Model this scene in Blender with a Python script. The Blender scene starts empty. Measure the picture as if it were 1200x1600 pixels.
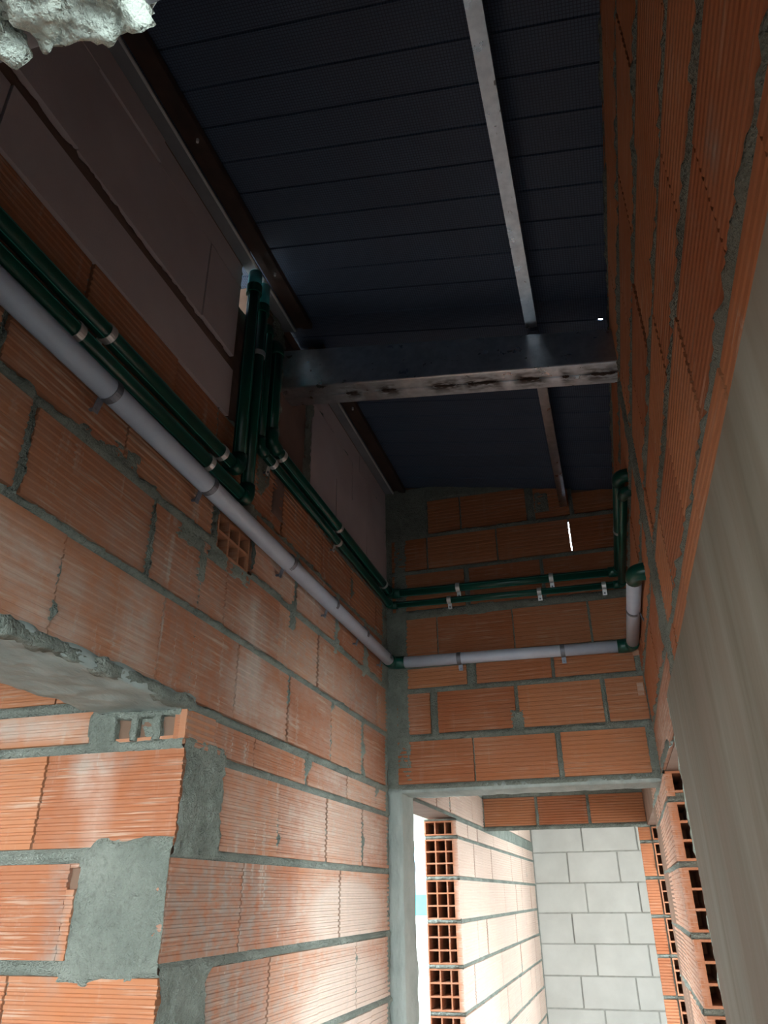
import bpy, math, random
import numpy as np
from mathutils import Matrix, Vector

# ------------------------------------------------------------------ camera, sky, light, exposure
S = bpy.context.scene
COL = S.collection
random.seed(4)
rs = np.random.RandomState(11)

cam_d = bpy.data.cameras.new('camera')
cam = bpy.data.objects.new('camera', cam_d)
COL.objects.link(cam)
R = [[0.958462, 0.285065, -0.009421], [-0.13835, 0.435775, -0.889359], [-0.24942, 0.85372, 0.457112]]
cam.matrix_world = Matrix(((R[0][0], -R[1][0], -R[2][0], 0), (R[0][1], -R[1][1], -R[2][1], 0),
                           (R[0][2], -R[1][2], -R[2][2], 0), (0, 0, 0, 1)))
cam_d.sensor_fit = 'VERTICAL'; cam_d.sensor_height = 24.0
cam_d.lens = 24.0 * 1168.36 / 1600.0
cam_d.clip_start = 0.01
S.camera = cam

w = bpy.data.worlds.new('overcast_sky'); S.world = w; w.use_nodes = True
wn = w.node_tree.nodes; wl = w.node_tree.links
bg = wn['Background']
tc = wn.new('ShaderNodeTexCoord'); sp = wn.new('ShaderNodeSeparateXYZ'); rmp = wn.new('ShaderNodeValToRGB')
wl.new(tc.outputs['Generated'], sp.inputs[0]); wl.new(sp.outputs['Z'], rmp.inputs[0])
rmp.color_ramp.elements[0].position = 0.0; rmp.color_ramp.elements[0].color = (0.90, 0.97, 0.98, 1)
rmp.color_ramp.elements[1].position = 0.7; rmp.color_ramp.elements[1].color = (0.74, 0.89, 1.0, 1)
wl.new(rmp.outputs[0], bg.inputs['Color'])
bg.inputs['Strength'].default_value = 9.0

def area(name, loc, rot, sx, sy, power, col):
    d = bpy.data.lights.new(name, 'AREA'); d.shape = 'RECTANGLE'; d.size = sx; d.size_y = sy
    d.energy = power; d.color = col
    o = bpy.data.objects.new(name, d); COL.objects.link(o); o.location = loc; o.rotation_euler = rot
    return o
PI = math.pi
LIGHTS = []
S.view_settings.view_transform = 'Standard'; S.view_settings.look = 'None'
S.view_settings.gamma = 1.0; S.view_settings.use_curve_mapping = False
S.view_settings.exposure = 0.45
S.render.engine = 'CYCLES'
S.cycles.max_bounces = 8; S.cycles.diffuse_bounces = 2; S.cycles.glossy_bounces = 3
S.cycles.sample_clamp_indirect = 6.0
S.cycles.use_denoising = True

# ------------------------------------------------------------------ materials
def nmat(name, rough=0.8, metal=0.0, spec=0.5):
    m = bpy.data.materials.new(name); m.use_nodes = True
    b = m.node_tree.nodes['Principled BSDF']
    b.inputs['Roughness'].default_value = rough; b.inputs['Metallic'].default_value = metal
    b.inputs['Specular IOR Level'].default_value = spec
    return m, m.node_tree.nodes, m.node_tree.links, b
def pos(n, l, scale=(1, 1, 1)):
    g = n.new('ShaderNodeNewGeometry'); v = n.new('ShaderNodeVectorMath'); v.operation = 'MULTIPLY'
    l.new(g.outputs['Position'], v.inputs[0]); v.inputs[1].default_value = scale
    return v.outputs[0]
def noise(n, l, vec, scale, detail=4, rough=0.55):
    t = n.new('ShaderNodeTexNoise'); t.inputs['Scale'].default_value = scale
    t.inputs['Detail'].default_value = detail; t.inputs['Roughness'].default_value = rough
    l.new(vec, t.inputs['Vector']); return t.outputs[0]
def ramp(n, l, f, stops):
    r = n.new('ShaderNodeValToRGB'); l.new(f, r.inputs[0]); e = r.color_ramp.elements
    while len(e) < len(stops): e.new(0.5)
    for i, (p, c) in enumerate(stops):
        e[i].position = p; e[i].color = (c, c, c, 1) if not hasattr(c, '__len__') else (*c, 1)
    return r.outputs[0]
def mix(n, l, f, a, b, mode='MIX'):
    x = n.new('ShaderNodeMix'); x.data_type = 'RGBA'; x.blend_type = mode
    for s, v in ((0, f), (6, a), (7, b)):
        if hasattr(v, 'is_linked'): l.new(v, x.inputs[s])
        elif s == 0: x.inputs[0].default_value = v
        else: x.inputs[s].default_value = (*v, 1)
    return x.outputs[2]
def mul(n, l, a, b, op='MULTIPLY'):
    x = n.new('ShaderNodeMath'); x.operation = op; x.use_clamp = True
    for i, v in enumerate((a, b)):
        if hasattr(v, 'is_linked'): l.new(v, x.inputs[i])
        else: x.inputs[i].default_value = v
    return x.outputs[0]
def bump(n, l, b, h, strength=0.5, dist=0.003):
    x = n.new('ShaderNodeBump'); x.inputs['Strength'].default_value = strength
    x.inputs['Distance'].default_value = dist; l.new(h, x.inputs['Height']); l.new(x.outputs[0], b.inputs['Normal'])

def terracotta():
    m, n, l, b = nmat('terracotta', 0.85, 0, 0.25)
    at = n.new('ShaderNodeAttribute'); at.attribute_name = 'tone'
    s = n.new('ShaderNodeSeparateColor'); l.new(at.outputs['Color'], s.inputs[0])
    base = mix(n, l, s.outputs[0], (0.42, 0.135, 0.055), (0.58, 0.225, 0.10))
    big = noise(n, l, pos(n, l), 5, 3)
    base = mix(n, l, ramp(n, l, big, [(0.35, 0.0), (0.7, 0.5)]), base, (0.50, 0.22, 0.12))
    # lime bloom plus painted-in glare: broad cloud broken into streaks along the ribs
    st = noise(n, l, pos(n, l, (4, 4, 70)), 1.5, 4, 0.6)
    st2 = noise(n, l, pos(n, l, (1, 1, 1)), 26, 4, 0.6)
    cloud = mul(n, l, ramp(n, l, st, [(0.3, 0.45), (0.62, 1.0)]), ramp(n, l, st2, [(0.3, 0.5), (0.65, 1.0)]))
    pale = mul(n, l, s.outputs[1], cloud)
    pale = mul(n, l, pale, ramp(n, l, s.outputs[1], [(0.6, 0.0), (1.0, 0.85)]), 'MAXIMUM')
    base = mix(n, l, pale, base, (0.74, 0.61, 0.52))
    sc = noise(n, l, pos(n, l, (3.2, 3.2, 95)), 1.6, 3, 0.6)
    sc2 = ramp(n, l, noise(n, l, pos(n, l), 7, 3), [(0.42, 0.0), (0.58, 1.0)])
    base = mix(n, l, mul(n, l, mul(n, l, ramp(n, l, sc, [(0.54, 0.0), (0.62, 0.55)]), sc2), ramp(n, l, s.outputs[2], [(0.0, 0.1), (0.12, 1.0)])), base, (0.66, 0.48, 0.36))
    # mortar drips: narrow vertical streaks
    dr = noise(n, l, pos(n, l, (1, 1, 0.09)), 34, 3, 0.6)
    drip = mul(n, l, ramp(n, l, dr, [(0.57, 0.0), (0.66, 0.85)]), ramp(n, l, noise(n, l, pos(n, l, (1, 1, 2)), 7, 4), [(0.42, 0.0), (0.6, 0.9)]))
    drip = mul(n, l, drip, mul(n, l, s.outputs[2], 2.2))
    base = mix(n, l, drip, base, (0.60, 0.50, 0.42))
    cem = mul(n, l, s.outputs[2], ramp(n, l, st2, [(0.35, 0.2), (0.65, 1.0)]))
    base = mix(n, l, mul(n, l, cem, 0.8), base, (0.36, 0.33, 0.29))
    l.new(base, b.inputs['Base Color'])
    bump(n, l, b, noise(n, l, pos(n, l), 160, 3), 0.35, 0.002)
    return m
def plain(name, c1, c2, scale=8, rough=0.8, bs=60, bstr=0.4, bd=0.003, metal=0.0, spec=0.4, stretch=(1, 1, 1)):
    m, n, l, b = nmat(name, rough, metal, spec)
    v = pos(n, l, stretch)
    l.new(mix(n, l, ramp(n, l, noise(n, l, v, scale, 5), [(0.3, 0.0), (0.7, 1.0)]), c1, c2), b.inputs['Base Color'])
    if bstr: bump(n, l, b, noise(n, l, v, bs, 4), bstr, bd)
    return m
def mortar_mat():
    m, n, l, b = nmat('mortar', 0.9, 0, 0.25)
    v = pos(n, l)
    c = mix(n, l, ramp(n, l, noise(n, l, v, 9, 5), [(0.3, 0.0), (0.7, 1.0)]), (0.25, 0.28, 0.24), (0.40, 0.43, 0.37))
    c = mix(n, l, ramp(n, l, noise(n, l, v, 70, 3), [(0.3, 0.35), (0.5, 0.0)]), c, (0.15, 0.16, 0.13))
    l.new(c, b.inputs['Base Color'])
    h = n.new('ShaderNodeMath'); h.operation = 'ADD'
    l.new(noise(n, l, v, 45, 5, 0.7), h.inputs[0]); l.new(noise(n, l, v, 180, 3), h.inputs[1])
    bump(n, l, b, h.outputs[0], 1.0, 0.010)
    return m
M = {}
M['terra'] = terracotta()
M['mortar'] = mortar_mat()
M['concrete'] = plain('cast_concrete', (0.33, 0.385, 0.36), (0.48, 0.54, 0.505), 7, 0.85, 30, 0.7, 0.006, stretch=(3, 1, 1))
M['render'] = plain('rough_render', (0.50, 0.55, 0.48), (0.68, 0.73, 0.64), 30, 0.9, 150, 1.0, 0.008)
M['smooth'] = plain('smooth_concrete', (0.22, 0.22, 0.24), (0.33, 0.33, 0.35), 6, 0.8, 30, 0.3, 0.003)
M['aac'] = plain('aerated_block', (0.66, 0.55, 0.57), (0.76, 0.65, 0.67), 5, 0.95, 220, 0.4, 0.002)
M['aac_white'] = plain('aerated_block_pale', (0.55, 0.54, 0.49), (0.64, 0.63, 0.575), 4, 0.95, 160, 0.3, 0.002)
M['pale_mortar'] = plain('pale_mortar', (0.38, 0.375, 0.33), (0.47, 0.46, 0.41), 20, 0.9, 60, 0.4)
M['body'] = plain('wall_core', (0.20, 0.12, 0.08), (0.28, 0.17, 0.12), 6, 0.9, 30, 0.3)
M['column'] = plain('brown_infill', (0.20, 0.13, 0.11), (0.27, 0.17, 0.14), 6, 0.9, 40, 0.5)
M['green'] = plain('green_polypropylene', (0.002, 0.060, 0.042), (0.003, 0.085, 0.060), 5, 0.28, 60, 0.0, spec=0.5)
M['stripe'] = plain('pipe_stripe', (0.05, 0.30, 0.25), (0.07, 0.36, 0.30), 5, 0.35, 60, 0.0)
M['grey'] = plain('grey_pvc', (0.62, 0.66, 0.78), (0.72, 0.76, 0.86), 12, 0.35, 60, 0.0, spec=0.5)
M['clamp'] = plain('dull_clamp_steel', (0.20, 0.21, 0.25), (0.30, 0.31, 0.35), 40, 0.45, 60, 0.0, metal=0.6)
M['zinc'] = plain('zinc_clip', (0.70, 0.70, 0.70), (0.85, 0.85, 0.85), 40, 0.4, 60, 0.0, metal=0.5)
M['dark'] = plain('rusty_primer', (0.045, 0.030, 0.026), (0.085, 0.050, 0.038), 14, 0.6, 40, 0.3)
M['floor'] = plain('site_floor', (0.055, 0.053, 0.05), (0.09, 0.085, 0.08), 3, 0.9, 30, 0.4)
M['ground'] = plain('dusty_ground', (0.72, 0.71, 0.66), (0.82, 0.80, 0.75), 2, 0.95, 10, 0.3)

def steel(name, rust=0.0):
    m, n, l, b = nmat(name, 0.3, 1.0, 0.5)
    v = pos(n, l)
    c = mix(n, l, ramp(n, l, noise(n, l, v, 35, 3), [(0.35, 0.0), (0.65, 1.0)]), (0.60, 0.66, 0.72), (0.76, 0.82, 0.88))
    sp_ = ramp(n, l, noise(n, l, pos(n, l, (1, .5, 1)), 55, 3), [(0.68, 0.0), (0.74, 0.8)])
    c = mix(n, l, sp_, c, (0.08, 0.07, 0.07))
    if rust:
        at = n.new('ShaderNodeAttribute'); at.attribute_name = 'tone'
        s = n.new('ShaderNodeSeparateColor'); l.new(at.outputs['Color'], s.inputs[0])
        f = mul(n, l, s.outputs[0], ramp(n, l, noise(n, l, pos(n, l, (0.5, 1.6, 1)), 45, 4), [(0.40, 0.25), (0.55, 1.0)]))
        c = mix(n, l, f, c, (0.045, 0.025, 0.018))
        l.new(ramp(n, l, f, [(0.0, 1.0), (0.6, 0.0)]), b.inputs['Metallic'])
    l.new(c, b.inputs['Base Color'])
    l.new(ramp(n, l, noise(n, l, v, 20, 3), [(0.3, 0.25), (0.7, 0.42)]), b.inputs['Roughness'])
    return m
M['steel'] = steel('galvanised_steel'); M['steel_rust'] = steel('welded_galvanised_steel', 1)

def foil():
    m, n, l, b = nmat('navy_underlay', 0.6, 0.0, 0.4)
    v = pos(n, l)
    chk = n.new('ShaderNodeTexBrick'); chk.offset = 0.0
    chk.inputs['Scale'].default_value = 60; chk.inputs['Mortar Size'].default_value = 0.06
    chk.inputs['Brick Width'].default_value = 0.45; chk.inputs['Row Height'].default_value = 0.45
    chk.inputs['Color1'].default_value = (0.090, 0.135, 0.215, 1); chk.inputs['Color2'].default_value = (0.105, 0.15, 0.235, 1)
    chk.inputs['Mortar'].default_value = (0.04, 0.055, 0.095, 1)
    l.new(v, chk.inputs['Vector'])
    l.new(mix(n, l, ramp(n, l, noise(n, l, v, 4, 3), [(0.3, 0.0), (0.7, 0.35)]), chk.outputs[0], (0.055, 0.065, 0.10)), b.inputs['Base Color'])
    bump(n, l, b, chk.outputs[1], 0.4, 0.002)
    return m
M['foil'] = foil()
def board_mat():
    m, n, l, b = nmat('weathered_board', 0.75, 0, 0.3)
    st = noise(n, l, pos(n, l, (1, 1, 0.12)), 11, 5, 0.6)
    c = mix(n, l, ramp(n, l, st, [(0.3, 0.0), (0.7, 1.0)]), (0.20, 0.175, 0.13), (0.34, 0.315, 0.26))
    c = mix(n, l, ramp(n, l, noise(n, l, pos(n, l, (1, 1, 0.3)), 4, 4), [(0.45, 0.0), (0.6, 0.5)]), c, (0.27, 0.20, 0.15))
    l.new(c, b.inputs['Base Color'])
    bump(n, l, b, st, 0.3, 0.002)
    return m
M['board'] = board_mat()

# ------------------------------------------------------------------ mesh helpers
class MB:
    def __init__(s): s.v = []; s.f = []; s.t = []
    def box(s, a, b, tone=None):
        x0, y0, z0 = a; x1, y1, z1 = b; k = len(s.v)
        s.v += [(x0, y0, z0), (x1, y0, z0), (x1, y1, z0), (x0, y1, z0), (x0, y0, z1), (x1, y0, z1), (x1, y1, z1), (x0, y1, z1)]
        s.t += [tone or (0.5, 0, 0)] * 8
        s.f += [tuple(k + i for i in q) for q in ((3, 2, 1, 0), (4, 5, 6, 7), (0, 1, 5, 4), (1, 2, 6, 5), (2, 3, 7, 6), (3, 0, 4, 7))]
    def quad(s, p, tone=None):
        k = len(s.v); s.v += [tuple(q) for q in p]; s.t += [tone or (0.5, 0, 0)] * 4; s.f.append((k, k + 1, k + 2, k + 3))
    def tube(s, pts, r, n=16, cap=True):
        pts = [Vector(p) for p in pts]; k0 = len(s.v); ref = None
        for i, p in enumerate(pts):
            a = pts[max(i - 1, 0)]; c = pts[min(i + 1, len(pts) - 1)]
            t = (c - a).normalized()
            if ref is None: ref = t.orthogonal().normalized()
            ref = (ref - t * ref.dot(t)).normalized(); bt = t.cross(ref)
            rr = r[i] if hasattr(r, '__len__') else r
            for j in range(n):
                an = 2 * PI * j / n
                s.v.append(tuple(p + (ref * math.cos(an) + bt * math.sin(an)) * rr)); s.t.append((0.5, 0, 0))
        for i in range(len(pts) - 1):
            for j in range(n):
                q = (j + 1) % n
                s.f.append((k0 + i * n + j, k0 + i * n + q, k0 + (i + 1) * n + q, k0 + (i + 1) * n + j))
        if cap:
            s.f.append(tuple(k0 + j for j in reversed(range(n)))); e = k0 + (len(pts) - 1) * n
            s.f.append(tuple(e + j for j in range(n)))
    def build(s, name, mat, parent=None, smooth=False, loc=None):
        me = bpy.data.meshes.new(name); me.from_pydata(s.v, [], s.f)
        me.validate(); me.update(); me.materials.append(mat)
        ca = me.color_attributes.new('tone', 'FLOAT_COLOR', 'POINT')
        arr = np.ones((len(me.vertices), 4), np.float32)
        if len(s.t) == len(me.vertices): arr[:, :3] = np.array(s.t, np.float32)
        ca.data.foreach_set('color', arr.ravel())
        if smooth: me.polygons.foreach_set('use_smooth', [True] * len(me.polygons))
        o = bpy.data.objects.new(name, me); COL.objects.link(o)
        if parent is not None:
            o.parent = parent; o.location = -Vector(parent.location)
        return o
def recentre(o, p):
    p = Vector(p); o.data.transform(Matrix.Translation(-p)); o.location = p; return o
def structure(o, label=None):
    o['kind'] = 'structure'
    if label: o['label'] = label
    return o
def empty(name, loc, label, cat, group=None):
    o = bpy.data.objects.new(name, None); COL.objects.link(o); o.location = loc; o.empty_display_size = 0.1
    o['label'] = label; o['category'] = cat
    if group: o['group'] = group
    return o
def tag(o, label, cat, group=None):
    o['label'] = label; o['category'] = cat
    if group: o['group'] = group
    return o

_perm = rs.rand(64, 64).astype(np.float32)
def vnoise(u, v, f, seed=0):
    u = np.asarray(u) * f + seed * 7.31; v = np.asarray(v) * f + seed * 3.77
    i = np.floor(u).astype(int); j = np.floor(v).astype(int); a = u - i; b = v - j
    a = a * a * (3 - 2 * a); b = b * b * (3 - 2 * b)
    g = lambda x, y: _perm[x % 64, y % 64]
    return (g(i, j) * (1 - a) + g(i + 1, j) * a) * (1 - b) + (g(i, j + 1) * (1 - a) + g(i + 1, j + 1) * a) * b - 0.5
def fbm(u, v, f, seed=0, o=4):
    r = 0; am = 1
    for k in range(o): r = r + am * vnoise(u, v, f * 2 ** k, seed + k); am *= 0.55
    return r

def face_map(ax, c, sgn):
    """point of a wall face; u runs along the wall, z up, d out of the face"""
    if ax == 0: return lambda u, z, d: (c + sgn * d, u, z)
    return lambda u, z, d: (u, c + sgn * d, z)

def inside(bl, u, z):
    t = 0.0
    for (cu, cz, ru, rz, a) in bl:
        q = math.sqrt(((u - cu) / ru) ** 2 + ((z - cz) / rz) ** 2)
        if q < 1.35: t = max(t, a * min(1, max(0, (1.35 - q) / 0.7)))
    return t

def brickwork(name, P, flip, bricks, pale=(), cement=(), base_pale=0.0, base_cem=0.25, parent=None, groove=0.0032, pitch=0.0165, warp=None):
    mb = MB()
    for (u0, u1, z0, z1) in bricks:
        if u1 - u0 < 0.008: continue
        prof = [(z0, -0.012), (z0 + 0.001, 0)]
        ng = max(2, int(round((z1 - z0) / pitch))); st = (z1 - z0) / ng
        for k in range(1, ng):
            zc = z0 + k * st
            prof += [(zc - 0.0042, 0), (zc - 0.0022, -groove), (zc + 0.0022, -groove), (zc + 0.0042, 0)]
        prof += [(z1 - 0.001, 0), (z1, -0.012)]
        off = random.uniform(-0.0035, 0.0015); tilt = random.uniform(-0.004, 0.004)
        tone = random.random()
        nu = max(2, int((u1 - u0) / 0.05) + 1)
        k0 = len(mb.v); m = len(prof)
        for i in range(nu):
            u = u0 + (u1 - u0) * i / (nu - 1)
            dd = off + tilt * (i / (nu - 1) - 0.5) + (warp(u) if warp else 0)
            for (z, d) in prof:
                e = 0.0012 * math.sin(z * 911 + u0 * 77) if i in (0, nu - 1) else 0
                mb.v.append(P(u + e, z, d + dd))
                mb.t.append((tone, min(1, base_pale + inside(pale, u, z)), min(1, base_cem + inside(cement, u, z))))
        for i in range(nu - 1):
            for j in range(m - 1):
                q = (k0 + i * m + j, k0 + (i + 1) * m + j, k0 + (i + 1) * m + j + 1, k0 + i * m + j + 1)
                mb.f.append(q if not flip else q[::-1])
        # closed ends, top and bottom reaching back into the joint
        for i in (0, nu - 1):
            u = u0 + (u1 - u0) * i / (nu - 1)
            b0 = len(mb.v)
            for (z, d) in prof: mb.v.append(P(u, z, -0.03 + (warp(u) if warp else 0))); mb.t.append((tone, 0, 0.1))
            for j in range(m - 1):
                q = (k0 + i * m + j, k0 + i * m + j + 1, b0 + j + 1, b0 + j)
                mb.f.append(q if (i == 0) != flip else q[::-1])
    return mb.build(name, M['terra'], parent)

def mortar_bed(name, P, flip, ext, bricks, step=0.007, smears=(), skip=(), jh=0.004, mat='mortar', parent=None, rag=1.0, warp=None, lump=1.0, seed=0):
    u0, u1, z0, z1 = ext
    nu = int((u1 - u0) / step) + 1; nz = int((z1 - z0) / step) + 1
    U, Z = np.meshgrid(np.linspace(u0, u1, nu), np.linspace(z0, z1, nz), indexing='ij')
    sd = np.full(U.shape, 1.0)
    for (a, b, c, d) in bricks:
        du = np.maximum(a - U, U - b); dz = np.maximum(c - Z, Z - d)
        sd = np.minimum(sd, np.maximum(du, dz))
    n1 = fbm(U, Z, 22, seed); n2 = fbm(U, Z, 60, seed + 5); n3 = fbm(U, Z, 7, seed + 9)
    t = np.clip((sd - 0.001 + rag * (0.006 * n1 + 0.004 * n3)) / 0.006, 0, 1)
    h = -0.011 + t * (0.011 + jh + lump * (0.006 * n2 + 0.005 * n1))
    for (cu, cz, ru, rz, hh) in smears:
        q = np.maximum(np.abs(U - cu) / ru, np.abs(Z - cz) / rz) + 0.35 * n1 + 0.25 * n3
        tt = np.clip((1.0 - q) / 0.18, 0, 1)
        h = np.maximum(h, -0.011 + tt * (0.011 + hh + lump * (0.004 * n2 + 0.004 * n1)))
    if warp is not None: h = h + np.vectorize(warp)(U)
    keep = np.ones((nu - 1, nz - 1), bool)
    for (a, b, c, d) in skip:
        Uc = U[:-1, :-1] + step / 2; Zc = Z[:-1, :-1] + step / 2
        keep &= ~((Uc > a) & (Uc < b) & (Zc > c) & (Zc < d))
    mb = MB()
    mb.v = [P(float(a), float(b), float(c)) for a, b, c in zip(U.ravel(), Z.ravel(), h.ravel())]
    I, J = np.nonzero(keep)
    for i, j in zip(I.tolist(), J.tolist()):
        q = (i * nz + j, (i + 1) * nz + j, (i + 1) * nz + j + 1, i * nz + j + 1)
        mb.f.append(q if not flip else q[::-1])
    mb.t = [(0.5, 0, 0)] * len(mb.v)
    return mb.build(name, M[mat], parent, smooth=True)

def rows_to_bricks(rows, u0, u1, holes=()):
    """rows: (z0, z1, [joints: u or (u, halfwidth)], start, end)"""
    out = []
    for r in rows:
        z0, z1, js = r[0], r[1], r[2]
        a = r[3] if len(r) > 3 and r[3] is not None else u0
        b = r[4] if len(r) > 4 and r[4] is not None else u1
        cur = a
        for j in sorted(js, key=lambda q: q[0] if hasattr(q, '__len__') else q):
            c, hw = j if hasattr(j, '__len__') else (j, 0.003)
            if c - hw <= cur or c + hw >= b: continue
            out.append((cur, c - hw, z0, z1)); cur = c + hw
        out.append((cur, b, z0, z1))
    return out

def hollow_brick(P, flip, u0, u1, z0, z1, nx, nz, depth, parent, label=None, open_back=False, web=0.008):
    """end of a hollow clay brick with its open cells"""
    mb = MB(); tn = (random.uniform(0.35, 0.9), 0.05, 0.1)
    us = [u0]; zs = [z0]
    cw = (u1 - u0 - web * (nx + 1)) / nx; ch = (z1 - z0 - web * (nz + 1)) / nz
    ux = []; zx = []
    for i in range(nx): ux.append((u0 + web * (i + 1) + cw * i, u0 + web * (i + 1) + cw * (i + 1)))
    for i in range(nz): zx.append((z0 + web * (i + 1) + ch * i, z0 + web * (i + 1) + ch * (i + 1)))
    allu = [u0] + [x for p in ux for x in p] + [u1]; allz = [z0] + [x for p in zx for x in p] + [z1]
    def q(*p): mb.quad(p if not flip else p[::-1], tn)
    for i in range(len(allu) - 1):
        for j in range(len(allz) - 1):
            if i % 2 == 1 and j % 2 == 1: continue
            q(P(allu[i], allz[j], 0), P(allu[i + 1], allz[j], 0), P(allu[i + 1], allz[j + 1], 0), P(allu[i], allz[j + 1], 0))
    for (a, b) in ux:
        for (c, d) in zx:
            e = 0.0
            D0, D1 = 0, -depth
            q(P(a, c, D0), P(a, d, D0), P(a, d, D1), P(a, c, D1))
            q(P(b, c, D1), P(b, d, D1), P(b, d, D0), P(b, c, D0))
            q(P(a, c, D1), P(b, c, D1), P(b, c, D0), P(a, c, D0))
            q(P(a, d, D0), P(b, d, D0), P(b, d, D1), P(a, d, D1))
            if not open_back: q(P(a, c, D1), P(a, d, D1), P(b, d, D1), P(b, c, D1))
    # outer shell
    q(P(u0, z0, -depth), P(u0, z1, -depth), P(u0, z1, 0), P(u0, z0, 0))
    q(P(u1, z0, 0), P(u1, z1, 0), P(u1, z1, -depth), P(u1, z0, -depth))
    q(P(u0, z1, 0), P(u0, z1, -depth), P(u1, z1, -depth), P(u1, z1, 0))
    q(P(u0, z0, 0), P(u1, z0, 0), P(u1, z0, -depth), P(u0, z0, -depth))
    o = mb.build('hollow_brick', M['terra'], parent)
    if label: o['label'] = label
    return o

def rough_block(name, a, b, mat, step=0.012, amp=0.008, f=25, parent=None, seed=1, faces='all'):
    """a box whose skin is subdivided and displaced along its normals"""
    a = np.array(a, float); b = np.array(b, float); mb = MB(); idx = {}
    n = [max(1, int(round((b[k] - a[k]) / step))) for k in range(3)]
    def vid(i, j, k):
        key = (i, j, k)
        if key not in idx:
            p = a + (b - a) * np.array([i / n[0], j / n[1], k / n[2]])
            nr = np.array([-(i == 0) + (i == n[0]), -(j == 0) + (j == n[1]), -(k == 0) + (k == n[2])], float)
            w_ = float(fbm(p[0] + p[2] * 0.7, p[1] + p[2] * 0.9, f, seed)) * amp
            p = p + nr * w_
            idx[key] = len(mb.v); mb.v.append(tuple(p)); mb.t.append((0.5, 0, 0))
        return idx[key]
    for ax in range(3):
        o1, o2 = [(1, 2), (2, 0), (0, 1)][ax]
        for side in (0, n[ax]):
            for i in range(n[o1]):
                for j in range(n[o2]):
                    q = []
                    for (x, y) in ((i, j), (i + 1, j), (i + 1, j + 1), (i, j + 1)):
                        c = [0, 0, 0]; c[ax] = side; c[o1] = x; c[o2] = y; q.append(vid(*c))
                    mb.f.append(tuple(q) if side else tuple(q[::-1]))
    return mb.build(name, M[mat], parent, smooth=True)

def join_boxes(name, boxes, mat, parent=None):
    mb = MB()
    for a, b in boxes: mb.box(a, b)
    return mb.build(name, M[mat], parent)

# ------------------------------------------------------------------ key planes (metres, eye at the origin, eye height 1.5)
XL, YB, ZF, ZH = -0.92, 3.168, -1.5, 0.39
T = 0.19
ZR = [-1.41, -1.195, -0.98, -0.765, -0.55, -0.338, -0.126, 0.088, 0.298, 0.395]   # bed joints below the door heads
def zroof(x): return 1.645 + 0.18 * (0.16 - x)
def xr(y): return 0.16 + 0.0105 * (3.168 - y)
g = 0.010
low = [(ZR[i] + g, ZR[i + 1] - g) for i in range(len(ZR) - 1)]

# ================================================================== SETTING
fl = MB(); fl.box((-7, -5.2, ZF - 0.2), (3.2, 8.9, ZF)); structure(fl.build('floor', M['floor']))
gr = MB(); gr.box((-60, -40, ZF - 0.45), (60, 90, ZF - 0.21)); structure(gr.build('ground', M['ground']), 'pale dusty ground outside the openings')

# ---- left wall
P = face_map(0, XL, 1)
wl_ = join_boxes('wall_left', [
    ((XL - T, 0.18, ZH + 0.012), (XL - 0.0115, 1.53, 1.20)),
    ((XL - T, 0.18, 1.20), (XL - 0.0115, 1.53, 1.79)),
    ((XL - T, 1.545, ZF), (XL - 0.0115, 3.49, 0.80)),
    ((XL - T, 1.53, 0.80), (XL - 0.0115, 1.565, 0.93)), ((XL - T, 1.79, 0.80), (XL - 0.0115, 3.49, 0.93)),
    ((XL - T, 1.53, 0.93), (XL - 0.0115, 3.49, 1.64)),
    ((XL - T, 1.53, 1.64), (XL - 0.0115, 1.590, 1.79)), ((XL - T, 1.695, 1.64), (XL - 0.0115, 3.49, 1.79)),
    ((XL - T, 3.49, 0.405), (XL - 0.0115, 5.6, 1.79)),
    ((XL - T, 4.90, ZF), (XL - 0.0115, 8.34, 0.405)), ((XL - T, 5.6, 0.405), (XL - 0.0115, 8.34, 1.25)),
], 'body')
structure(wl_, 'left wall of ribbed hollow clay bricks with aerated blocks above')
rowsL = [
    (1.03, 1.214, [0.62, 0.96, 1.303, 1.64, 1.98, 2.33, 2.67, 3.0], 0.18, 3.17),
    (0.832, 1.015, [0.44, (0.79, 0.008), 1.16, 1.55], 0.18, 1.56),
    (0.832, 1.015, [(2.115, 0.012), (2.51, 0.014), (2.85, 0.010)], 1.79, 3.13),
    (0.627, 0.808, [0.55, (0.90, 0.011), (1.30, 0.006), 1.66, 2.0, 2.335, 2.68, 3.02], 0.18, 3.17),
    (0.409, 0.606, [0.70, (1.044, 0.003), 1.385, 1.755, (2.10, 0.003), (2.475, 0.006), (2.83, 0.009)], 0.18, 3.17),
    (0.308, 0.383, [(1.89, 0.004), (2.27, 0.005), 2.65, 3.0], 1.53, 3.17),
    (0.098, 0.288, [2.07, (2.456, 0.005), (2.828, 0.004)], 1.725, 3.17),
    (-0.116, 0.078, [1.88, 2.235, 2.59, 2.935], 1.53, 3.17),
    (-0.328, -0.136, [2.065, 2.418, 2.768, 3.11], 1.725, 3.17),
]
for k, z in enumerate((-0.54, -0.755, -0.97, -1.185, -1.40)):
    rowsL.append((z, z + 0.192, [1.88, 2.235, 2.59, 2.935] if k % 2 == 0 else [2.065, 2.418, 2.768, 3.11], 1.53 if k % 2 == 0 else 1.725, 3.17))
bL = rows_to_bricks(rowsL, 0.18, 3.17)
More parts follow.
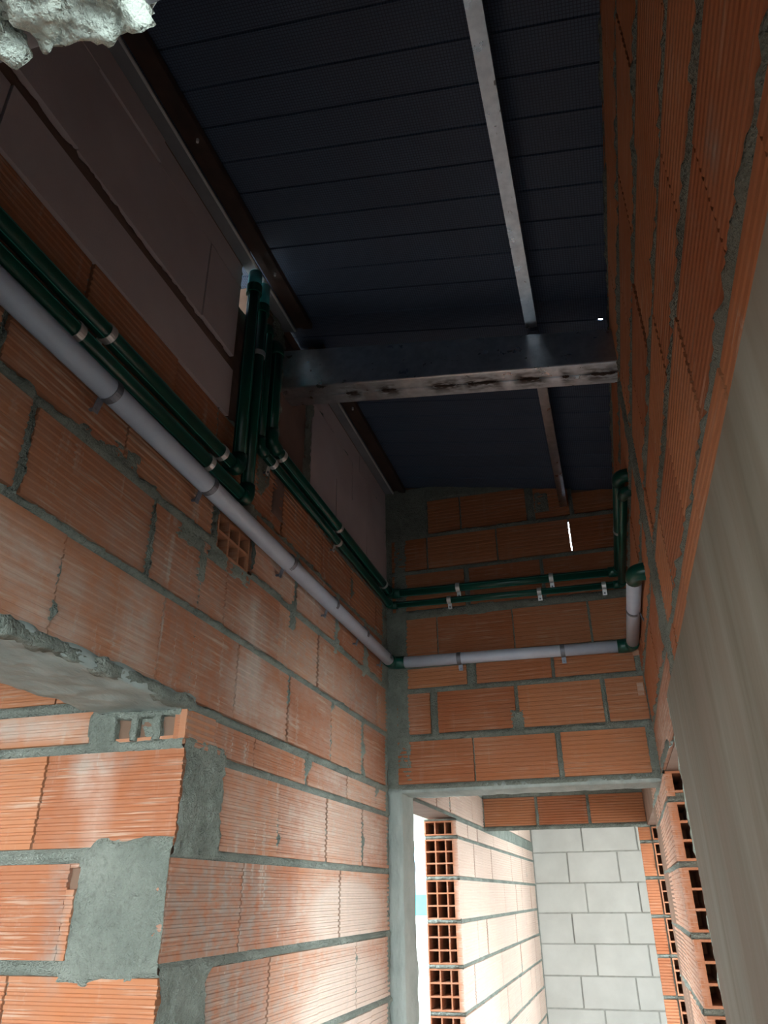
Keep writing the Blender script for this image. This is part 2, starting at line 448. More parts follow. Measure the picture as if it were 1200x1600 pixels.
paleL = [(0.85, 0.52, 0.28, 0.06, 0.65), (1.05, 0.44, 0.10, 0.05, 0.6), (1.86, 0.55, 0.07, 0.10, 0.95), (1.83, 0.68, 0.06, 0.09, 1.0), (1.82, 0.50, 0.11, 0.09, 0.8), (1.98, 0.47, 0.13, 0.08, 0.7),
         (2.45, 0.66, 0.6, 0.10, 0.35), (2.1, 0.9, 0.35, 0.08, 0.45), (1.30, 0.50, 0.05, 0.12, 0.6), (1.4, 0.68, 0.3, 0.05, 0.2),
         (2.7, 0.47, 0.35, 0.09, 0.35), (2.65, 0.2, 0.55, 0.12, 0.8), (2.7, -0.05, 0.5, 0.14, 0.95), (2.7, -0.35, 0.6, 0.25, 0.95), (2.75, 0.35, 0.4, 0.05, 0.7), (1.85, 0.2, 0.12, 0.1, 0.35)]  # the large low blobs join lime bloom with painted daylight
cemShadeL = [(1.5, 0.6, 0.35, 0.25, 0.25), (1.80, -0.02, 0.33, 0.12, 0.7), (1.85, -0.25, 0.22, 0.14, 0.7), (1.80, -0.5, 0.3, 0.2, 0.7), (1.65, 0.34, 0.2, 0.06, 0.3), (2.2, 0.72, 0.35, 0.10, 0.35), (1.9, -0.25, 0.3, 0.2, 0.4), (2.9, 0.7, 0.3, 0.12, 0.35), (1.9, 0.2, 0.2, 0.12, 0.2)]  # low near blobs paint in shade along with cement haze
brickwork('ribbed_brick_face', P, False, bL, paleL, cemShadeL, parent=wl_, base_cem=0.27, base_pale=0.04)
aac_b = [(0.18, 0.655, 1.22, 1.375), (0.66, 1.57, 1.22, 1.38), (0.18, 0.838, 1.425, 1.70), (0.842, 1.376, 1.425, 1.70), (1.380, 1.565, 1.43, 1.695),
         (0.18, 1.10, 1.705, 1.79), (1.105, 1.565, 1.703, 1.79),
         (2.19, 2.46, 1.29, 1.69), (2.463, 2.85, 1.275, 1.50), (2.463, 2.66, 1.503, 1.69), (2.663, 3.165, 1.503, 1.69), (2.853, 3.165, 1.30, 1.50), (2.19, 2.75, 1.695, 1.79), (2.753, 3.165, 1.695, 1.79)]
ab = MB()
for i, (a, b, c, d) in enumerate(aac_b):
    ab.box((XL - 0.03, a, c), (XL + 0.001 + 0.002 * (i % 3), b, d))
ab.build('aerated_block_face', M['aac'], wl_)
smL = [(1.625, 0.19, 0.105, 0.115, 0.004), (1.625, -0.23, 0.105, 0.115, 0.004), (1.62, 0.30, 0.12, 0.03, 0.003), (1.08, 0.83, 0.09, 0.02, 0.002), (1.17, 0.845, 0.06, 0.035, 0.003), (1.47, 0.80, 0.07, 0.04, 0.002),
       (1.60, 0.80, 0.06, 0.03, 0.002), (1.525, 0.74, 0.02, 0.05, 0.002), (1.74, 0.83, 0.06, 0.055, 0.002), (2.70, 1.23, 0.5, 0.045, 0.002), (3.13, 1.05, 0.03, 0.28, 0.003),
       (1.83, 1.35, 0.05, 0.26, 0.002), (2.16, 1.45, 0.03, 0.25, 0.002), (2.1, 0.80, 0.02, 0.05, 0.003), (2.5, 0.82, 0.015, 0.05, 0.003), (2.84, 0.83, 0.015, 0.05, 0.002), (1.1, 0.34, 0.01, 0.01, 0.0),
       (3.15, 0.6, 0.012, 1.3, 0.001), (1.30, 0.70, 0.008, 0.10, 0.002), (3.165, 0.70, 0.02, 0.12, 0.004)]
mortar_bed('dark_joints', P, False, (0.18, 2.2, 1.22, 1.79), aac_b + [(1.91, 2.14, 1.14, 1.79)], 0.0075, [(0.5, 1.402, 0.9, 0.01, -0.003)], skip=[(1.58, 1.70, 1.64, 1.80)], parent=wl_, mat='column', jh=-0.004)
mortar_bed('mortar_joints', P, False, (0.18, 3.18, -1.5, 1.79), bL + aac_b + [(1.91, 2.14, 1.14, 1.79)], 0.0075,
           smL, skip=[(0.0, 1.53, -1.6, 0.395), (1.575, 1.785, 0.81, 0.925), (0.0, 1.80, 1.218, 1.80), (1.152, 1.172, 0.84, 0.885)], parent=wl_, lump=1.7, jh=0.006)
inf = rough_block('column_infill', (XL - 0.04, 1.905, 1.08), (XL - 0.003, 2.15, 1.79), 'column', 0.02, 0.008, 16, wl_)
# the brick left end-on in the wall: three cells across, two high
for k, (a, b, c, d, nx, nz) in enumerate([(1.583, 1.772, 0.812, 0.925, 3, 2)]):
    hollow_brick(face_map(0, XL - 0.002, 1), False, a, b, c, d, nx, nz, 0.15, wl_, 'clay brick set end-on with its dark cells showing')
hk = MB()   # knocked hole beside the bed joint
structure(wl_)

# left wall beyond the back wall: short stub, door head, then the long lit wall
bS = rows_to_bricks([(z0, z1, [3.30 if i % 2 else 3.40]) for i, (z0, z1) in enumerate(low)], 3.36, 3.487)
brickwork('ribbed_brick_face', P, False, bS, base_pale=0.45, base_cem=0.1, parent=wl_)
mortar_bed('mortar_joints', P, False, (3.355, 3.487, -1.5, 0.395), bS, 0.009, parent=wl_)
bH = rows_to_bricks([(0.415, 0.60, [3.75, 4.08, 4.42, (4.56, 0.004), 4.75, 5.1, 5.42]), (0.62, 0.80, [3.9, 4.3, 4.6, 4.95, 5.3])], 3.36, 5.52)
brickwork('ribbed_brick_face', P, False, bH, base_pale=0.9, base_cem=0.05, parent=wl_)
mortar_bed('mortar_joints', P, False, (3.36, 5.52, 0.392, 0.82), bH, 0.012, parent=wl_)
rws = []
for i, (z0, z1) in enumerate(low): rws.append((z0, z1, [4.56 + 0.335 * k + (0.17 if i % 2 else 0) for k in range(1, 12)]))
rws += [(0.405, 0.46, [5.7, 6.04, 6.4, 6.8, 7.2, 7.6, 8.0], 4.56), (0.475, 0.60, [5.8, 6.2, 6.6, 7.0, 7.4, 7.8], 5.52), (0.62, 0.80, [5.9, 6.3, 6.7, 7.1, 7.5, 7.9], 5.52), (0.82, 1.0, [5.9, 6.3, 6.7, 7.1, 7.5, 7.9], 5.52), (1.02, 1.24, [5.9, 6.3, 6.7, 7.1, 7.5, 7.9], 5.52)]
rws = [r for r in rws if not (r[0] == 0.405)]
bF = rows_to_bricks(rws, 4.56, 8.33)
brickwork('ribbed_brick_face', P, False, bF, base_pale=0.95, base_cem=0.05, parent=wl_, groove=0.0022)  # near-full paleness stands in for daylight overexposing this wall
mortar_bed('mortar_joints', P, False, (4.563, 8.335, -1.5, 1.25), bF, 0.014, skip=[(4.5, 5.53, 0.40, 1.4)], parent=wl_, seed=4)
PJ = face_map(1, 4.566, -1)
for i, (z0, z1) in enumerate(low):
    nz = 3 if z1 - z0 > 0.1 else 1
    hollow_brick(PJ, False, XL - 0.192, XL - 0.006, z0, z1, 3, nz, 0.33, wl_, 'clay brick end with square cells at the door jamb')
mortar_bed('mortar_joints', face_map(1, 4.565, -1), False, (XL - 0.19, XL, -1.5, 0.395), [(XL - 0.192, XL, a, b) for a, b in low], 0.006, parent=wl_, jh=0.001, seed=2, skip=[(XL - 0.19, XL, a + 0.004, b - 0.004) for a, b in low])

# ---- wall of the room on the left, seen through the opening (orange, faces the eye)
P2 = face_map(1, 1.53, -1)
w2 = join_boxes('wall_side_room', [((-2.6, 1.5415, ZF), (XL - 0.19, 1.72, 1.3)), ((XL - 0.19, 1.5415, ZF), (XL - 0.0315, 1.72, 0.30)), ((XL - 0.19, 1.68, 0.30), (XL - 0.0315, 1.72, 0.39))], 'body')
structure(w2, 'orange ribbed clay brick wall of the side room')
rows2 = [(0.425, 0.60, [-1.29, -1.62, -1.95, -2.28], -2.6, -1.0), (0.62, 0.80, [-1.45, -1.78, -2.1], -2.6, -1.0), (0.82, 1.0, [-1.29, -1.62, -1.95], -2.6, -1.0), (1.02, 1.2, [-1.45, -1.78], -2.6, -1.0),
         (0.325, 0.398, [-1.52, -1.86, -2.2], -2.6, -1.172),
         (0.100, 0.302, [-1.278, -1.61, -1.95, -2.28], -2.6, XL),
         (-0.113, 0.070, [-1.47, -1.8, -2.14], -2.6, -1.168),
         (-0.330, -0.140, [-1.277, -1.6, -1.95, -2.28], -2.6, XL)]
for k, z in enumerate((-0.54, -0.755, -0.97, -1.185, -1.40)):
    rows2.append((z, z + 0.192, [-1.47, -1.8, -2.14] if k % 2 == 0 else [-1.277, -1.6, -1.95, -2.28], -2.6, -1.13 if k % 2 == 0 else XL))
b2 = rows_to_bricks(rows2, -2.6, XL) + [(-1.168, -1.145, -0.113, 0.020), (-1.168, -1.145, 0.061, 0.070)]
brickwork('ribbed_brick_face', P2, False, b2, [(-1.33, 0.37, 0.14, 0.03, 0.8), (-1.15, 0.27, 0.035, 0.08, 0.8), (-1.13, 0.16, 0.03, 0.2, 0.5)],
          [(-1.13, 0.28, 0.07, 0.02, 0.7), (-1.2, 0.35, 0.03, 0.05, 0.6), (-1.17, -0.03, 0.02, 0.12, 0.8), (-1.38, 0.36, 0.05, 0.04, 0.3)], parent=w2, base_cem=0.12, groove=0.0028)
hb = [(XL - 0.195, XL, 0.328, 0.383)]
mortar_bed('mortar_joints', P2, False, (-2.6, XL - 0.001, -1.5, 1.25), b2 + hb, 0.0075,
           [(-1.03, -0.02, 0.105, 0.12, 0.002), (-1.02, 0.085, 0.10, 0.03, 0.004), (-1.06, -0.11, 0.10, 0.045, 0.004), (-1.14, 0.37, 0.045, 0.05, 0.001), (-1.0, 0.31, 0.1, 0.012, 0.004)],
           skip=[(-1.128, -0.9, 0.329, 0.383), (-3, -0.9, 1.22, 2), (-1.07, XL - 0.02, 0.400, 2), (-1.168, -1.140, 0.021, 0.061)], parent=w2, seed=7)
# hollow end of the thin brick under the beam, one cell filled with mortar
tn = (0.8, 0.1, 0.1)
mh = MB(); mh.box((-0.936, 1.528, 0.322), (-0.9195, 1.66, 0.386), tn); mh.box((-1.118, 1.640, 0.32), (-0.92, 1.665, 0.387), tn)
mh.box((-1.118, 1.534, 0.316), (-0.936, 1.66, 0.330), tn); mh.box((-1.118, 1.55, 0.377), (-0.936, 1.66, 0.387), tn)
for a_, b_ in ((-1.112, -1.104), (-1.058, -1.050), (-0.998, -0.990)): mh.box((a_, 1.55, 0.33), (b_, 1.64, 0.377), tn)
mh.build('hollow_brick', M['terra'], w2)['label'] = 'thin clay brick end with three square cells'
rough_block('mortar_web', (-1.150, 1.526, 0.322), (-1.104, 1.56, 0.386), 'mortar', 0.006, 0.005, 40, w2, seed=41)
rough_block('mortar_web', (-1.062, 1.527, 0.322), (-1.046, 1.56, 0.386), 'mortar', 0.006, 0.005, 40, w2, seed=42)
rough_block('mortar_web', (-1.004, 1.527, 0.322), (-0.986, 1.56, 0.386), 'mortar', 0.006, 0.005, 40, w2, seed=43)
rough_block('mortar_web', (-1.118, 1.527, 0.374), (-0.936, 1.56, 0.388), 'mortar', 0.006, 0.005, 40, w2, seed=44)
rough_block('mortar_plug', (-1.046, 1.545, 0.329), (-1.004, 1.60, 0.374), 'mortar', 0.008, 0.006, 40, w2)
# ---- beam over the side opening
lt = rough_block('trim_1', (XL - 0.235, 0.10, 0.388), (XL + 0.006, 1.545, 0.412), 'concrete', 0.016, 0.008, 22, seed=3)
structure(lt, 'grey concrete lintel over the side opening')
rough_block('mortar_bead', (XL - 0.012, 0.18, 0.386), (XL + 0.010, 1.56, 0.408), 'mortar', 0.008, 0.012, 30, lt, seed=8)

# ---- back wall
PB = face_map(1, YB, -1)
gx = -0.0525
wb = join_boxes('wall_back', [
    ((XL, YB + 0.0115, 0.40), (gx - 0.006, YB + T, 1.67)), ((gx + 0.004, YB + 0.0115, 0.40), (0.17, YB + T, 1.63)),
    ((gx - 0.004, YB + 0.0115, 0.40), (gx + 0.004, YB + T, 1.37)),
    ((XL, YB + 0.0115, ZF), (-0.868, YB + T, 0.40))], 'body')
wt = MB(); k_ = [(XL, 1.66), (0.17, 1.625), (0.17, 1.642), (XL, 1.838)]
wt.v = [(x, YB + 0.0115, z) for x, z in k_] + [(x, YB + T, z) for x, z in k_]; wt.t = [(0.5, 0, 0)] * 8
wt.f = [(0, 1, 2, 3), (7, 6, 5, 4), (0, 4, 5, 1), (1, 5, 6, 2), (2, 6, 7, 3), (3, 7, 4, 0)]
wt.build('wall_top', M['body'], wb)
structure(wb, 'end wall of ribbed clay bricks above the doorway')
rowsB = [(0.412, 0.583, [-0.551, (-0.206, 0.011)], -0.875, 0.132),
         (0.612, 0.785, [(-0.712, 0.017), (-0.357, 0.008), (-0.003, 0.010)], -0.875, 0.158),
         (0.808, 0.895, [(-0.54, 0.022), (-0.194, 0.007)], -0.875, 0.135),
         (0.945, 1.125, [(-0.683, 0.003), (-0.343, 0.003), (-0.018, 0.005)], -0.872, 0.17),
         (1.165, 1.345, [(-0.535, 0.012), (-0.193, 0.008)], -0.89, 0.17),
         (1.365, 1.525, [(-0.715, 0.004), (-0.384, 0.004), (-0.0525, 0.0028)], -0.89, 0.17),
         (1.548, 1.72, [(-0.546, 0.004), (-0.215, 0.02)], -0.705, -0.04), (1.548, 1.655, [], -0.02, 0.17)]
bB = rows_to_bricks(rowsB, -0.88, 0.17)
brickwork('ribbed_brick_face', PB, False, bB, [(-0.8, 0.7, 0.05, 0.08, 0.2)], parent=wb, base_cem=0.06, pitch=0.0178)
mortar_bed('mortar_joints', PB, False, (XL + 0.001, 0.170, 0.39, 1.80), bB, 0.007,
           [(-0.36, 0.64, 0.028, 0.05, 0.001), (-0.85, 1.15, 0.03, 0.7, 0.0), (-0.6, 1.145, 0.3, 0.025, 0.001), (-0.805, 1.64, 0.08, 0.09, 0.001), (-0.5, 1.77, 0.4, 0.03, 0.003), (0.151, 0.49, 0.02, 0.1, 0.001), (-0.3, 0.402, 0.7, 0.008, 0.004), (-0.16, 1.63, 0.035, 0.05, 0.0)],
           skip=[(gx - 0.009, gx + 0.007, 1.372, 1.515), (-0.02, 0.2, 1.655, 1.9), (0.137, 0.157, 0.70, 0.755), (0.10, 0.145, 0.870, 0.895)], parent=wb, seed=12)
# rendered door jamb and corner strip
rough_block('render_strip', (XL - 0.004, YB - 0.006, -1.5), (-0.862, YB + 0.19, 0.395), 'concrete', 0.02, 0.006, 18, wb, seed=5)
tr2 = rough_block('trim_2', (XL, YB - 0.002, 0.378), (0.17, YB + T + 0.002, 0.402), 'concrete', 0.02, 0.004, 18, seed=6)
structure(tr2, 'thin concrete door head under the end wall')
frag = MB()
frag.box((0.132, YB - 0.006, 0.868), (0.162, YB + 0.05, 0.897), (0.9, 0.6, 0)); frag.box((0.128, YB - 0.008, 0.705), (0.152, YB + 0.05, 0.755), (0.9, 0.7, 0))
frag.build('broken_brick_edge', M['terra'], wb)

# ---- right wall (very close on the right): brickwork above the door head
PR = face_map(0, 0.16, -1)
warpR = lambda u: -(0.0105 * (3.168 - u))
wr = MB()
def prism_y(y0, y1, z0, z1, x1=0.35):
    k = len(wr.v)
    for (y, z) in ((y0, z0), (y1, z0), (y1, z1), (y0, z1)):
        wr.v.append((xr(y) + 0.0115, y, z)); wr.v.append((x1 + (0.0105 * (3.168 - y)), y, z)); wr.t += [(0.5, 0, 0)] * 2
    wr.f.extend([(k, k + 2, k + 4, k + 6)[::-1], (k + 1, k + 3, k + 5, k + 7), (k, k + 1, k + 3, k + 2), (k + 2, k + 3, k + 5, k + 4), (k + 4, k + 5, k + 7, k + 6), (k + 6, k + 7, k + 1, k)])
prism_y(0.18, 3.358, 0.395, 1.642); prism_y(3.358, 4.39, 0.395, 1.642); prism_y(4.39, 5.7, 0.395, 1.642); prism_y(3.36, 4.38, ZF, 0.395)
wr_ = structure(wr.build('wall_right', M['body']), 'right wall of ribbed clay bricks seen at a glancing angle')
rowsR = [(0.398, 0.570, [0.16, 0.485, 0.815, 1.15, 1.485, 1.82], 0.18, 2.60), (0.398, 0.57, [2.6, 2.86], 2.60, 3.165),
         (0.590, 0.783, [0.33, 0.665, 0.968, 1.32, 1.66], 0.18, 1.93), (0.590, 0.783, [2.45, 2.8], 2.06, 3.165),
         (0.803, 0.945, [0.45, 0.80, 1.15, 1.49, 1.83], 0.18, 1.92), (0.803, 0.945, [2.3, 2.64, 2.98], 2.04, 3.165),
         (0.967, 1.160, [0.28, 0.62, 0.96, 1.30, 1.64], 0.18, 1.92), (0.967, 1.160, [2.45, 2.8], 2.02, 3.165),
         (1.182, 1.370, [0.5, 0.85, 1.19, 1.53, 1.87], 0.18, 1.94), (1.182, 1.370, [2.3, 2.64, 2.98], 2.02, 3.165),
         (1.39, 1.58, [0.33, 0.665, 1.0, 1.33, 1.66, 2.0, 2.35, 2.7, 3.0], 0.18, 3.165), (1.60, 1.625, [0.5, 1.2], 0.18, 3.165)]
bR = rows_to_bricks(rowsR, 0.18, 3.165)
brickwork('ribbed_brick_face', PR, True, bR, [(2.7, 0.47, 0.5, 0.1, 0.7), (2.3, 0.5, 0.2, 0.12, 0.4)], [(0.62, 0.70, 0.03, 0.03, 0.9), (0.72, 0.50, 0.03, 0.04, 0.5)], parent=wr_, base_cem=0.05, warp=warpR, groove=0.0018)
mortar_bed('mortar_joints', PR, True, (0.18, 3.165, 0.392, 1.625), bR, 0.008,
           [(1.98, 0.85, 0.05, 0.5, 0.004), (2.75, 0.40, 0.3, 0.035, 0.004)], parent=wr_, warp=warpR, seed=21, jh=0.004, rag=0.45)
# jamb of open brick ends and the lit stretch of wall behind it
PJR = face_map(1, 3.012, -1)
for i, (z0, z1) in enumerate(low):
    if z1 - z0 > 0.1: hollow_brick(PJR, False, 0.169, 0.353, z0, z1, 3, 3, 0.34, wr_, 'clay brick end with open cells at the right jamb')
    else: hollow_brick(PJR, False, 0.169, 0.353, z0 + 0.012, z1 + 0.008, 3, 1, 0.34, wr_, 'thin clay brick end topping the right jamb')
mortar_bed('mortar_joints', face_map(1, 3.018, -1), False, (0.163, 0.353, -1.5, 0.392), [(0.163, 0.353, a, b) for a, b in low], 0.006, parent=wr_, jh=0.003, seed=13, skip=[(0.16, 0.36, a + 0.004, b - 0.004) for a, b in low[:-1]] + [(0.16, 0.36, low[-1][0] + 0.018, 0.39)])
rw3 = [(z0, z1, [3.35 + 0.34 * k + (0.17 if i % 2 else 0) for k in range(4)]) for i, (z0, z1) in enumerate(low)]
bR3 = rows_to_bricks(rw3 + [(0.41, 0.60, [3.5, 3.84, 4.18], 3.36)], 3.012, 4.38)
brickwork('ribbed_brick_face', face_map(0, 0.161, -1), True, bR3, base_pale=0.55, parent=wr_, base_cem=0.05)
mortar_bed('mortar_joints', face_map(0, 0.161, -1), True, (3.02, 4.378, -1.5, 0.62), bR3, 0.012, skip=[(3.0, 3.36, 0.395, 0.7)], parent=wr_, seed=14)

wp = join_boxes('wall_sky_blocker', [((0.205, 2.30, ZF), (3.6, 2.42, 1.3))], 'body'); structure(wp, 'added unseen partition blocking sky outside the right doorway')  # added out of view to block sky and sharpen the left-wall shadow
# ---- header and nib at the end of the covered passage
w4 = join_boxes('wall_passage', [((XL, 5.5325, 0.40), (0.142, 5.68, 1.75)), ((0.09, 5.5325, ZF), (0.160, 5.70, 0.39))], 'body')
structure(w4, 'orange brick header and nib at the end of the passage')
PN = face_map(1, 5.521, -1)
bN = rows_to_bricks([(0.418, 0.598, [(-0.555, 0.010), (-0.212, 0.010)], -0.915, 0.144)], -0.915, 0.144)
bN += [(0.085, 0.158, a, b) for a, b in low]
bN += rows_to_bricks([(0.645, 0.83, [-0.7, -0.35, 0.0], -0.9, 0.15), (0.85, 1.03, [-0.5, -0.2], -0.9, 0.15)], -0.9, 0.15)
brickwork('ribbed_brick_face', PN, False, bN, parent=w4, base_cem=0.04)
mortar_bed('mortar_joints', PN, False, (XL, 0.162, 0.388, 1.1), bN, 0.01, skip=[(0.143, 0.17, 0.42, 0.60)], parent=w4, seed=15)
mortar_bed('mortar_joints', PN, False, (0.085, 0.165, -1.5, 0.388), bN, 0.008, skip=[(0.158, 0.17, -0.09, 0.06)], parent=w4, seed=16)
for i, (z0, z1) in enumerate(low):
    nz = 3 if z1 - z0 > 0.1 else 1
    hollow_brick(PN, False, 0.168, 0.358, z0, z1, 3, nz, 0.3, w4, 'clay brick end with open cells beside the orange nib', open_back=(0.10 < z0 < 0.2))
mortar_bed('mortar_joints', face_map(1, 5.527, -1), False, (0.166, 0.36, -1.5, 0.39), [(0.163, 0.358, a, b) for a, b in low], 0.007, parent=w4, seed=17, skip=[(0.16, 0.37, a + 0.004, b - 0.004) for a, b in low])

# ---- far wall of pale aerated blocks
wf = join_boxes('wall_far', [((XL - 0.2, 8.352, ZF), (0.6, 8.55, 1.25))], 'aac_white')
structure(wf, 'far wall of off-white aerated concrete blocks')
zz = [1.4, 1.14, 0.88, 0.628, 0.372, 0.098, -0.160, -0.418, -0.677, -0.935, -1.195, -1.45]
jf = [[-0.6, 0.0], [-0.42, 0.1], [-0.6, -0.1], [-0.42, 0.1], [-0.585, -0.105, 0.5], [-0.44, 0.05], [-0.60, -0.10], [-0.42, 0.06], [-0.58, -0.09], [-0.40, 0.07], [-0.58, -0.1]]
PF = face_map(1, 8.34, -1); fb = MB(); fr = []
for i in range(1, len(zz) - 1):
    e = [-0.92] + jf[i] + [0.6]
    for a, b in zip(e[:-1], e[1:]):
        q = (a + 0.008, b - 0.008, zz[i + 1] + 0.007, zz[i] - 0.007); fr.append(q)
        fb.box((q[0], 8.34 - random.uniform(0, 0.004), q[2]), (q[1], 8.36, q[3]))
fb.build('aerated_block_face', M['aac_white'], wf)
mortar_bed('mortar_joints', PF, False, (-0.92, 0.6, -1.45, 1.2), fr, 0.012, [(-0.435, 0.0, 0.015, 0.13, 0.0), (-0.42, -0.87, 0.02, 0.06, 0.0)], parent=wf, seed=18, lump=0.3, jh=0.0, mat='pale_mortar')

# ---- wall above the doorway we look through (its lintel crosses the top of the view) and the near rooms
wn_ = join_boxes('wall_near', [((-2.6, 0.04, 0.402), (0.36, 0.17, 1.84))], 'smooth')
structure(wn_, 'wall over the doorway the view looks through')
ln = rough_block('trim_3', (-1.3, 0.035, 0.390), (-0.148, 0.172, 0.42), 'smooth', 0.012, 0.004, 25, seed=9)
for a_, b_, sd_ in (((-0.50, 0.02, 0.372), (-0.170, 0.152, 0.395), 50), ((-0.225, 0.10, 0.374), (-0.172, 0.171, 0.395), 51), ((-0.42, 0.10, 0.374), (-0.236, 0.166, 0.395), 52)):
    rough_block('mortar_lump', a_, b_, 'render', 0.0028, 0.010, 85, ln, seed=sd_)
structure(ln, 'rough pale concrete lintel edge at the upper left')
# ---- near rooms' ceiling slab, extended to cut sky light; side room roof
cs = join_boxes('ceiling_near_shade', [((-3.6, -3.6, 0.95), (2.2, 0.04, 1.1)), ((-3.6, 0.04, 1.25), (-1.12, 1.9, 1.4))], 'smooth')
cs2 = join_boxes('ceiling_far_shade', [((-1.4, 5.69, 1.25), (3.6, 8.6, 1.4))], 'smooth'); structure(cs2, 'slab added over the end of the passage to cut sky light')  # added and widened to keep the far wall from washing out
ws_ = join_boxes('wall_passage_blocker', [((1.7, 6.6, ZF), (1.85, 8.6, 1.25))], 'aac_white'); structure(ws_, 'short pale wall added to limit light at the far end')  # invented wall, narrows the sky that the far wall receives
cp = join_boxes('ceiling_passage', [((-1.11, 3.36, 1.02), (0.35, 5.68, 1.12))], 'smooth'); structure(cp, 'slab over the covered passage')
sf = join_boxes('wall_side_blocker', [((-3.75, -3.6, ZF), (-3.6, 1.9, 1.25))], 'body'); structure(sf, 'added unseen far wall of the side room, blocking ground light')  # put in to keep bright ground from lighting the right wall
structure(cs, 'slab over the near rooms, extended out of view to block sky')

# ---- roof sheet with its lined ribs
def roof_sheet():
    mb = MB(); x0, x1 = -1.20, 0.45
    ys = [0.05]; dips = {}
    y = 0.14
    seams = []
    while y < 3.3: seams.append(y); y += 0.1085
    for s_ in seams:
        for dy, dz in ((-0.004, 0), (-0.0015, 0.004), (0.0015, 0.004), (0.004, 0)):
            ys.append(s_ + dy); dips[round(s_ + dy, 5)] = dz
        ys.append(s_ + 0.054); dips[round(s_ + 0.054, 5)] = -0.0008
    ys.append(3.42)
    xs = [x0, 0.147, 0.160, x1]
    for y in ys:
        for x in xs: mb.v.append((x, y, zroof(x) + dips.get(round(y, 5), 0))); mb.t.append((0, 0, 0))
    n = len(xs)
    for i in range(len(ys) - 1):
        for j in range(n - 1):
            if j == 1 and 1.975 < (ys[i] + ys[i + 1]) / 2 < 2.000: continue     # pinhole of daylight by the right wall
            mb.f.append((i * n + j, i * n + j + 1, (i + 1) * n + j + 1, (i + 1) * n + j)[::-1])
    o = mb.build('ceiling', M['foil']); structure(o, 'dark navy lined underside of the ribbed roof sheet')
    so = o.modifiers.new('thickness', 'SOLIDIFY'); so.thickness = 0.004; so.offset = -1
    return o
roof_sheet()
ed = join_boxes('trim_4', [((XL - T, 0.04, 1.79), (XL - 0.0, 1.57, 1.838)), ((XL - T, 1.70, 1.79), (XL, 5.7, 1.838))], 'body'); structure(ed, 'wall plate under the roof edge')

# ================================================================== STEELWORK
def purlin(name, xa, xb, za, zb_, y0, y1, label, group):
    e = empty(name, ((xa + xb) / 2, y0, za), label, 'roof beam', group)
    mb = MB(); mb.box((xa, y0, za), (xb, y1, zb_)); mb.build('box_section', M['steel'], e)
    return e
pu = purlin('roof_purlin', -0.080, -0.044, 1.597, 1.676, 0.17, 1.90, 'long bright galvanised purlin under the dark roof, in front of the crossbeam', 'middle purlins')
pu2 = purlin('roof_purlin', -0.080, -0.046, 1.590, 1.676, 2.012, YB + 0.01, 'shorter purlin behind the crossbeam, running to the end wall', 'middle purlins')
def edge_channel(y0, y1, label):
    e = empty('edge_channel', (XL + 0.05, y0, 1.79), label, 'roof beam', 'edge channels on the left wall')
    zb = lambda x: 1.797 - 0.18 * (x - XL)
    def extr(prof, nm, mt):
        mb = MB()
        for i in range(len(prof) - 1):
            (a, b), (c, d) = prof[i], prof[i + 1]
            mb.quad([(a, y0, b), (a, y1, b), (c, y1, d), (c, y0, d)])
        o = mb.build(nm, M[mt], e); s = o.modifiers.new('sheet', 'SOLIDIFY'); s.thickness = 0.0025; s.offset = 0; return o
    extr([(XL + 0.001, zb(XL)), (XL + 0.040, zb(XL + 0.040))], 'flange', 'smooth')
    extr([(XL + 0.041, 1.787), (XL + 0.0460, 1.787), (XL + 0.0455, 1.795)], 'bright_lip', 'zinc')
    extr([(XL + 0.047, 1.805), (XL + 0.072, 1.800), (XL + 0.073, 1.793), (XL + 0.105, 1.786), (XL + 0.107, 1.805)], 'inner_channel', 'dark')
    for yy in (1.12, 1.62, 2.4):
        if y0 < yy < y1:
            b = MB(); b.tube([(XL + 0.09, yy, 1.800), (XL + 0.09, yy, 1.776)], 0.004, 8); b.build('screw', M['zinc'], e)
    return e
edge_channel(0.17, 1.90, 'long dark channel with a bright lip along the left wall, in front of the crossbeam')
edge_channel(2.012, YB, 'shorter dark channel on the left wall behind the crossbeam')

